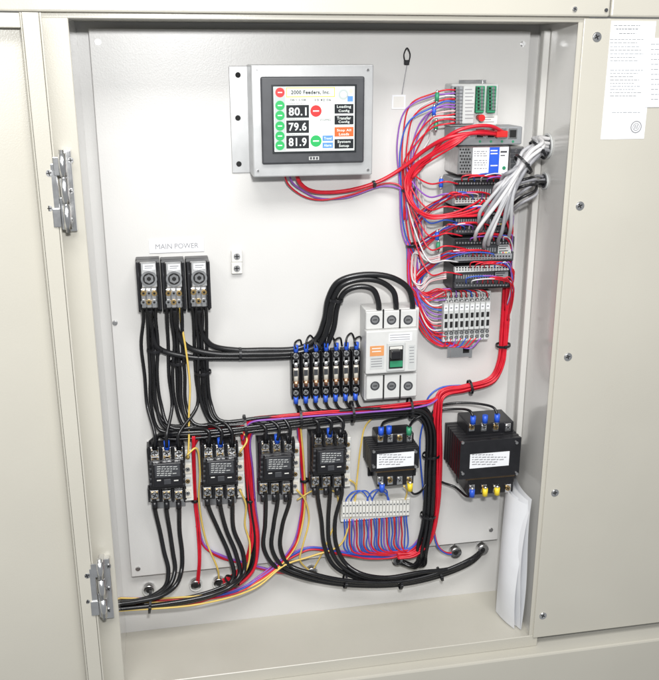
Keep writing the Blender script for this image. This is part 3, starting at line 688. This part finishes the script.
run('{c} thin wire in the low bundle running to the terminal strip', 'thin wires from the low bundle to the terminal strip', ['red', 'purple', 'yellow', 'blue', 'red', 'purple', 'red'], .0016,
    [(195, 600, .046), (240, 590, .030), (262, 576, .018), (280, 563, .012), (295, 554, .01), (310, 548, .01), (340, 553, .01), (370, 557, .01), (395, 556, .01), (412, 548, .012), (424, 535, .014)], 7)
# terminal strip wires
for i in range(26):
    x = 344+i*2.5; y = 518-(x-344)*.03
    c = ('blue', 'blue', 'red', 'blue', 'purple', 'red')[i % 6]
    wire([(x, y-3, .018), (x+.2, y+4, .022), (x+.6+R_(-.6, .6), y+16, .014), (x+.8+R_(-.8, .8), y+29, .012), (min(x+6, 405), 553-i*.1, .012+.002*(i % 3)), (410, 553-(i % 5)*1.2, .014), (420, 543, .014)], .0015, c, '%s wire hanging down below the white terminal strip' % c, 'wires below the terminal strip', jit=.0006)
for i, (a, m, e) in enumerate(((346, 357, 368), (367, 377, 389), (351, 362, 372), (372, 382, 388))):
    wire([(a, 505, .02), (a+.5, 499, .026), (m-4, 492-i % 2, .03), (m+4, 491-i % 2, .03), (e-.5, 498, .026), (e, 504, .02)], .0014, 'blue', 'blue jumper wire arching above the white terminal strip', 'jumper wires on the terminal strip')
wire([(356, 492, .02), (358, 470, .012), (361, 445, .012), (366, 425, .014), (380, 412, .016)], .0016, 'yellow', 'yellow wire rising left of the small transformer')
wire([(404, 503, .02), (407, 492, .03), (404, 486, .05)], .0016, 'yellow', 'short yellow wire under the small transformer')
# red bundle from the column to the horizontal run
run('{c} wire in the loose bundle from the control column across the panel', 'coloured bundle crossing the panel', ['red', 'red', 'red', 'purple', 'red'], .0018,
    [(507, 230, .045), (506, 270, .03), (504, 320, .022), (502, 360, .022), (494, 378, .022), (470, 386, .022), (445, 390, .024), (433, 401, .034), (415, 405, .038), (370, 409, .036), (320, 413, .038), (280, 417, .036), (250, 422, .034)], 5,
    [[(500-(i % 4)*3, 196+i*3, .082), (508+(i % 3), 208+i*3, .065)] for i in range(5)],
    [[(246, 428, .034), (243-(i % 3), 440, .03)] if i % 2 else [(246, 425, .034), (230, 428, .032), (200+(i % 5), 432, .030), (194, 446, .02)] for i in range(5)], pack=1.35, jit=.0014)
run('{c} wire in the red bundle dropping beside the small transformer', 'red bundle dropping beside the small transformer', ['red'], .0020,
    [(507, 215, .06), (508, 250, .04), (507, 290, .03), (504, 330, .026), (501, 362, .026), (492, 379, .026), (465, 388, .028), (442, 394, .03), (438, 412, .034), (438, 460, .024), (435, 510, .02), (428, 540, .02), (414, 553, .018), (397, 556, .014)], 14, jit=.0012)
run('{c} wire peeling off to the right bottom glands', 'wires peeling off to the right glands', ['red', 'blue', 'red'], .0017,
    [(436, 440, .024), (435, 480, .018), (434, 520, .016), (437, 545, .014), (446, 553, .008), (456, 553, 0)], 3)
wire([(468, 385, .02), (440, 388, .02), (428, 398, .02), (426, 412, .018), (420, 440, .012), (424, 500, .012)], .0017, 'blue', 'blue wire beside the red bundle above the small transformer')
# left hand wiring of the control column
lw = [('red', 403), ('purple', 398), ('white', 409), ('red', 406), ('blue', 401), ('purple', 412), ('purple', 415), ('pink', 418), ('red', 409), ('white', 421), ('red', 412), ('red', 404)]
for i, (c, x) in enumerate(lw):
    ys = 90+i*3.0
    wire([(455, ys, .056), (446, ys, .056), (433, ys+3+i % 3, .045), (x+8, ys+14+i, .03), (x, 138+i*2.2, .022), (x, 185, .018), (x+5+(i % 4), 235, .018), (416+(i % 5)*1.5, 270, .02), (418+(i % 4), 288+i*2.2, .025), (432, 297+i*3.4, .035), (446, 296+i*3.7, .04)], .0013, c,
         '%s thin wire looping down the left side of the control column' % c, 'thin wires left of the control column', jit=.0014)
for i in range(8):
    c = ('red', 'red', 'purple', 'red', 'blue', 'red', 'red', 'purple')[i]
    wire([(446+i*5, 338, .04), (444+i*3.6, 346+i*.3, .036), (435, 344-i*2, .03), (423, 333-i*3.5, .025), (416, 318-i*4, .02), (411-i % 3, 285, .018), (407+i % 4, 240, .018)], .0014, c, '%s thin wire leaving the foot of the rail terminal blocks' % c, 'thin wires at the foot of the terminal blocks', jit=.0008)
for i in range(9):
    c = ('red', 'red', 'purple', 'red', 'red', 'blue', 'red', 'white', 'red')[i]
    wire([(446+i*5.2, 297, .042), (445+i*5, 291, .05), (438+i*2, 289, .045), (424+(i % 3), 292+i, .03), (415, 285-i, .02), (410+(i % 4), 260, .018)], .0013, c, '%s thin wire entering the top of a rail terminal block' % c, 'thin wires on top of the terminal blocks', jit=.0008)
for i in range(4):
    wire([(440, 255+i*2, .07), (428, 258+i, .05), (414+i*1.5, 252, .03), (411+i*1.5, 262+i, .022), (413+i*1.2, 280+i*2, .022), (421, 285+i*2, .03), (430, 276+i*2, .04), (446, 272+i*2, .068)], .0015, ('white', 'pink')[i % 2], '%s wire hanging in a loose loop left of the lowest control module' % ('white', 'pink')[i % 2], 'pale loops left of the lowest module', jit=.001)
for i in range(8):
    y = 182+i*13
    c = ('red', 'purple', 'red', 'blue', 'red', 'red', 'white', 'red')[i]
    wire([(405+i % 4, 160+i*7, .024), (414, 175+i*9, .04), (430, y+2, .065), (446, y-1, .085), (458+(i % 3)*4, y+2, .074)], .0014, c, '%s wire crossing from the left loom into a control module' % c, 'wires crossing into the control modules', jit=.0010)
# fine wires at the terminal rows of the control modules
for (yy, x0, x1, hh, side, n) in ((182.5, 462, 506, .074, 1, 8), (200.5, 456, 490, .074, -1, 9), (212.5, 466, 500, .072, 1, 7), (230.5, 456, 490, .072, -1, 9), (242, 470, 508, .074, 1, 9), (257.5, 456, 494, .074, -1, 10), (269, 470, 504, .072, 1, 8), (284.5, 466, 504, .072, 1, 8)):
    for i in range(n):
        x = x0+(x1-x0)*i/(n-1)
        c = ('red', 'red', 'purple', 'red', 'blue', 'red', 'red', 'white')[(i*3+int(yy)) % 8]
        up_ = -4-random.uniform(0, 3)
        if side < 0:
            pl = [(x, yy-1, hh), (x-1, yy+up_, hh+.012), ((x+448)/2-3, yy+up_-1, hh+.014), (446, yy+up_+1+i*.6, hh), (434, yy+2+i*.8, .05), (418, yy+14+i, .024), (413, yy+30, .018)]
        else:
            pl = [(x, yy-1, hh), (x+1, yy+up_, hh+.012), ((x+508)/2+3, yy+up_-1, hh+.012), (512, yy+i*.7, hh-.005), (511, yy+16+i, .05), (507, yy+36, .034)]
        wire(pl, .0012, c, '%s fine wire at a terminal row of the control modules' % c, 'fine wires on the control modules', jit=.0013, seg=6, step=5)
# bold red loop
for i in range(6):
    o = i*1.5
    wire([(500-i*3, 133+o*.3, .07), (480-i*2, 131+o*.5, .085), (455, 138+o, .085), (430, 153+o, .06), (412+i*.6, 166+o, .04), (405+i, 182+o, .034), (410+i*1.2, 203+o*.7, .05), (428, 214+o*.5, .075), (452, 214+o*.5, .09), (474+i*3, 205+o, .085), (480+i*4, 200, .076)], .0018, 'red',
         'red wire in the heavy loop around the left of the power supply', 'heavy red loop around the power supply', jit=.0014)
for i in range(4):
    wire([(484+i*6, 200, .078), (488+i*5, 206, .09), (500+i*2, 213+i*2, .09), (509, 224+i*4, .08), (511-i, 246, .06), (508, 275, .05), (505, 310, .03)], .0017, 'red', 'red wire from a control module into the right hand bundle', 'red wires on the right of the control column', jit=.0010)
# small inline connectors beside the column
for x, y, h, m, w_ in ((437, 97, .05, green, 'green inline connector beside the top module'), (434, 111, .046, blue, 'blue inline connector beside the top module'), (436, 125, .046, green, 'green inline connector at the lower left corner of the top module'), (441, 183, .078, blue, 'blue inline connector left of the grey module under the power supply'), (437, 236, .06, blue, 'blue inline connector beside the middle black module'), (438, 246, .06, green, 'green inline connector beside the dark grey module')):
    b = MB(); c = at(x, y, h); b.cyl(c, .0036, .014, m, 'Z', 14); b.cyl(c+Vector((0, 0, .008)), .0022, .006, silver, 'Z', 10); b.cyl(c-Vector((0, 0, .008)), .0022, .006, silver, 'Z', 10)
    tag(b.build('inline_connector'), w_, 'connector')
# display cables
wire([(296, 172, .03), (300, 183, .025), (312, 191, .018), (345, 191, .014), (380, 181, .02), (405, 166, .03), (425, 150, .05), (447, 138, .08), (475, 133, .085), (500, 134, .075)], .0036, 'red', 'thick red data cable from the display to the network switch', None, name='data_cable', cat='cable')
wire([(289, 172, .03), (292, 182, .02), (305, 192, .012), (318, 198, .008), (345, 198, .008), (385, 186, .014), (404, 192, .02), (407, 220, .02)], .0016, 'purple', 'thin purple wire hanging under the display')
wire([(284, 172, .03), (288, 184, .02), (303, 196, .012), (320, 200, .010), (350, 195, .012), (390, 183, .014), (402, 188, .02), (404, 220, .02)], .0016, 'red', 'thin red wire hanging under the display')
wire([(505, 133, .075), (490, 126, .09), (470, 127, .09), (455, 132, .085), (441, 142, .07), (428, 160, .05), (412, 178, .04)], .003, 'red', 'second thick red cable plugged into the network switch', None, name='data_cable', cat='cable')
b = MB(); b.pb(497, 131, 508, 137.5, .0684, .084, redp, .001); tag(b.build('cable_plug'), 'red plug seated in a port of the network switch', 'plug')
b = MB(); b.pc(482, 118, 2.5, .046, .064, redp, 14); b.pc(482, 118, 3.0, .064, .068, redp, 14); tag(b.build('test_plug'), 'small red knob on the top input output module', 'knob')
# grey cables leaving through the right side wall, splaying over the modules
for (py, nm) in ((146, 'upper'), (181, 'lower')):
    c = wall_right(py, .05)
    t = thing('wall_bushing', '%s grey bushing where the cables pass the right inner wall' % nm, 'bushing', c)
    b = MB(); b.cyl(c+Vector((-.0015, 0, 0)), .022 if nm == 'upper' else .015, .003, lgrey, 'X', 28); b.build('flange', t)
    b = MB(); b.cyl(c+Vector((-.0034, 0, 0)), .0185 if nm == 'upper' else .012, .001, dgrey, 'X', 28); b.build('opening', t)
ends = [(500, 186), (493, 196), (504, 206), (485, 211), (497, 216), (487, 222), (503, 228), (480, 230), (491, 236), (475, 238), (498, 242), (484, 246), (507, 218), (478, 222), (488, 243), (494, 226), (508, 236)]
NG = len(ends)
wc = wall_right(146, .05)
for i, (ex, ey) in enumerate(ends):
    c = ('grey', 'pale', 'grey', 'pale', 'white')[i % 5]
    a = i*2.39996; q = math.sqrt((i+.5)/NG)
    oy, oz = .0165*q*math.cos(a), .0165*q*math.sin(a)
    p0 = wc+Vector((.001, oy, oz))
    p1 = wc+Vector((-.026, oy*.95-.014, oz*.95+.004))
    pm = at(538, 150, .105)+Vector((oz*.3+R_(-.002, .002), oy*1.0+R_(-.003, .003), oz*1.0+R_(-.003, .003)))
    pn = at(523, 164, .118)+Vector((oz*.4+R_(-.003, .003), oy+R_(-.003, .003), oz*1.2+R_(-.004, .004)))
    wire([p0, p1, pm, pn, ((ex+523)/2-1+R_(-2, 2), (ey+164)/2-3+R_(-2, 2), .122), (ex+3, ey-10, .108), (ex+.5, ey-2, .094), (ex, ey+2, .074)], .0033, c, '%s cable in the fan arching from the right wall to the modules' % {'pale': 'pale grey'}.get(c, c), 'grey cables arching from the right wall', jit=.0010)
wd = wall_right(181, .05)
for i in range(6):
    a = i*2.39996; q = math.sqrt((i+.5)/6)*.010
    p0 = wd+Vector((.001, q*math.cos(a), q*math.sin(a)))
    wire([p0, p0+Vector((-.022, -.012, .003)), at(533+i % 3, 178+i*3, .095), at(522, 178+i*5, .095), at(511, 182+i*6, .074)], .0026, ('black', 'grey')[i % 2], '%s cable from the right wall behind the pale fan' % ('black', 'grey')[i % 2], 'dark cables at the right wall', jit=.0014)
# transformer wires
wire([(431, 415, .03), (437, 407, .03), (455, 403, .03), (480, 404, .05), (494, 408, .07), (497, 414, .078)], .0024, 'black', 'black wire arching over the large transformer')
wire([(431, 420, .03), (440, 411, .03), (455, 409, .04), (470, 411, .07), (473, 416, .078)], .0024, 'black', 'black wire running to the left terminal of the large transformer')
wire([(432, 470, .02), (440, 481, .02), (455, 487, .03), (466, 496, .06), (472, 496, .078)], .0024, 'black', 'black wire entering below the large transformer')
wire([(424, 412, .03), (400, 418, .02), (384, 422, .04), (381, 428, .058)], .0024, 'black', 'black wire feeding the top left of the small transformer')
wire([(424, 414, .03), (414, 420, .035), (409, 427, .058)], .0024, 'black', 'black wire feeding the top right of the small transformer')
wire([(430, 475, .02), (422, 490, .03), (414, 494, .05), (410, 490, .058)], .0022, 'black', 'black wire entering below the small transformer')
# left bottom loom out through the corner
run('{c} wire in the loom leaving at the lower left corner', 'loom leaving at the lower left corner', ['black', 'red', 'black', 'black', 'purple', 'black', 'red', 'black'], .0030,
    [(115, 605, .034), (140, 604, .034), (170, 603, .034), (200, 598, .030), (232, 586, .022), (252, 568, .014), (256, 540, .010), (252, 505, .008), (249, 470, .008), (247, 440, .016), (252, 425, .02)], 8)
# ------------------------------------------------------------------ CABLE TIES
def tie(px, py, h, dx, dy, R, white=False):
    p = at(px, py, h); q = at(px+dx, py+dy, h); d = (q-p).normalized()
    m = offw if white else blk
    b = MB()
    u = d.cross(Vector((0, 1, 0))).normalized(); w = d.cross(u)
    n = 20; prof = [(-.0022, 0), (.0022, 0), (.0022, .0012), (-.0022, .0012)]
    rings = [[b.bm.verts.new(p+d*a+(u*math.cos(2*math.pi*j/n)+w*math.sin(2*math.pi*j/n))*(R+rr)) for a, rr in prof] for j in range(n)]
    i = b.mi(m)
    for j in range(n):
        A, B = rings[j], rings[(j+1) % n]
        for k in range(4):
            f = b.bm.faces.new((A[k], A[(k+1) % 4], B[(k+1) % 4], B[k])); f.material_index = i
    c = p+Vector((0, -R-.0008, 0))
    b.box(c.x-.0028, c.x+.0028, c.y-.002, c.y+.002, c.z-.0028, c.z+.0028, m, .0006)
    bmesh.ops.recalc_face_normals(b.bm, faces=b.bm.faces)
    tag(b.build('cable_tie'), 'black cable tie strapped round a wire bundle', 'cable tie', 'black cable ties on the bundles')
for a in ((155, 350, .016, 0, 10, .013), (203, 372, .016, 1, 10, .014), (178, 362, .014, 1, 10, .014), (240, 354, .016, 10, 0, .011), (318, 344, .022, 6, -6, .012), (336, 300, .035, 1, -10, .012), (245, 426, .030, 10, -1, .020), (300, 417, .032, 10, -1, .020), (352, 412, .032, 10, -1, .020), (410, 408, .030, 10, -1, .020),
          (431, 455, .024, 0, 10, .016), (428, 515, .02, -1, 10, .015), (503, 345, .024, 0, 10, .013), (470, 387, .024, 10, -2, .013), (232, 581, .032, -4, 6, .015), (345, 581, .028, 10, 0, .014), (400, 582, .028, 10, -1, .014), (440, 574, .022, 10, -4, .014), (150, 602, .050, 10, 0, .020), (304, 480, .012, 0, 10, .007), (250, 500, .01, 0, 10, .008), (195, 500, .01, 0, 10, .006),
          (374, 184, .02, 10, -3, .005), (408, 190, .022, 0, 10, .011), (413, 245, .018, 1, 10, .012), (538, 150, .105, -12, 11, .0185), (523, 164, .118, -12, 11, .0195)):
    tie(*a)
# ------------------------------------------------------------------ LIGHT
w = bpy.data.worlds.new('World'); scene.world = w; w.use_nodes = True
bg = w.node_tree.nodes['Background']; bg.inputs['Color'].default_value = (0.94, 0.97, 1, 1); bg.inputs['Strength'].default_value = 0.32
def area(name, loc, target, sx, sy, power, col):
    l = bpy.data.lights.new(name, 'AREA'); l.shape = 'RECTANGLE'; l.size = sx; l.size_y = sy; l.energy = power; l.color = col
    o = bpy.data.objects.new(name, l); COL.objects.link(o); o.location = loc
    o.rotation_euler = (Vector(target)-Vector(loc)).to_track_quat('-Z', 'Y').to_euler(); return o
area('ceiling_lamp', (0.2, -1.7, 3.1), (0.3, 0, 1.1), 1.8, 0.7, 54, (1, 0.99, 0.975))
area('ceiling_lamp', (-1.3, -2.2, 2.8), (0.1, 0, 1.1), 0.8, 0.8, 15, (1, 0.99, 0.97))
area('camera_flash', (0.05, -1.55, 1.80), (0.3, 0, 1.15), 0.10, 0.06, 20, (1, 1, 1))
scene.view_settings.view_transform = 'Standard'; scene.view_settings.look = 'None'; scene.view_settings.exposure = 0
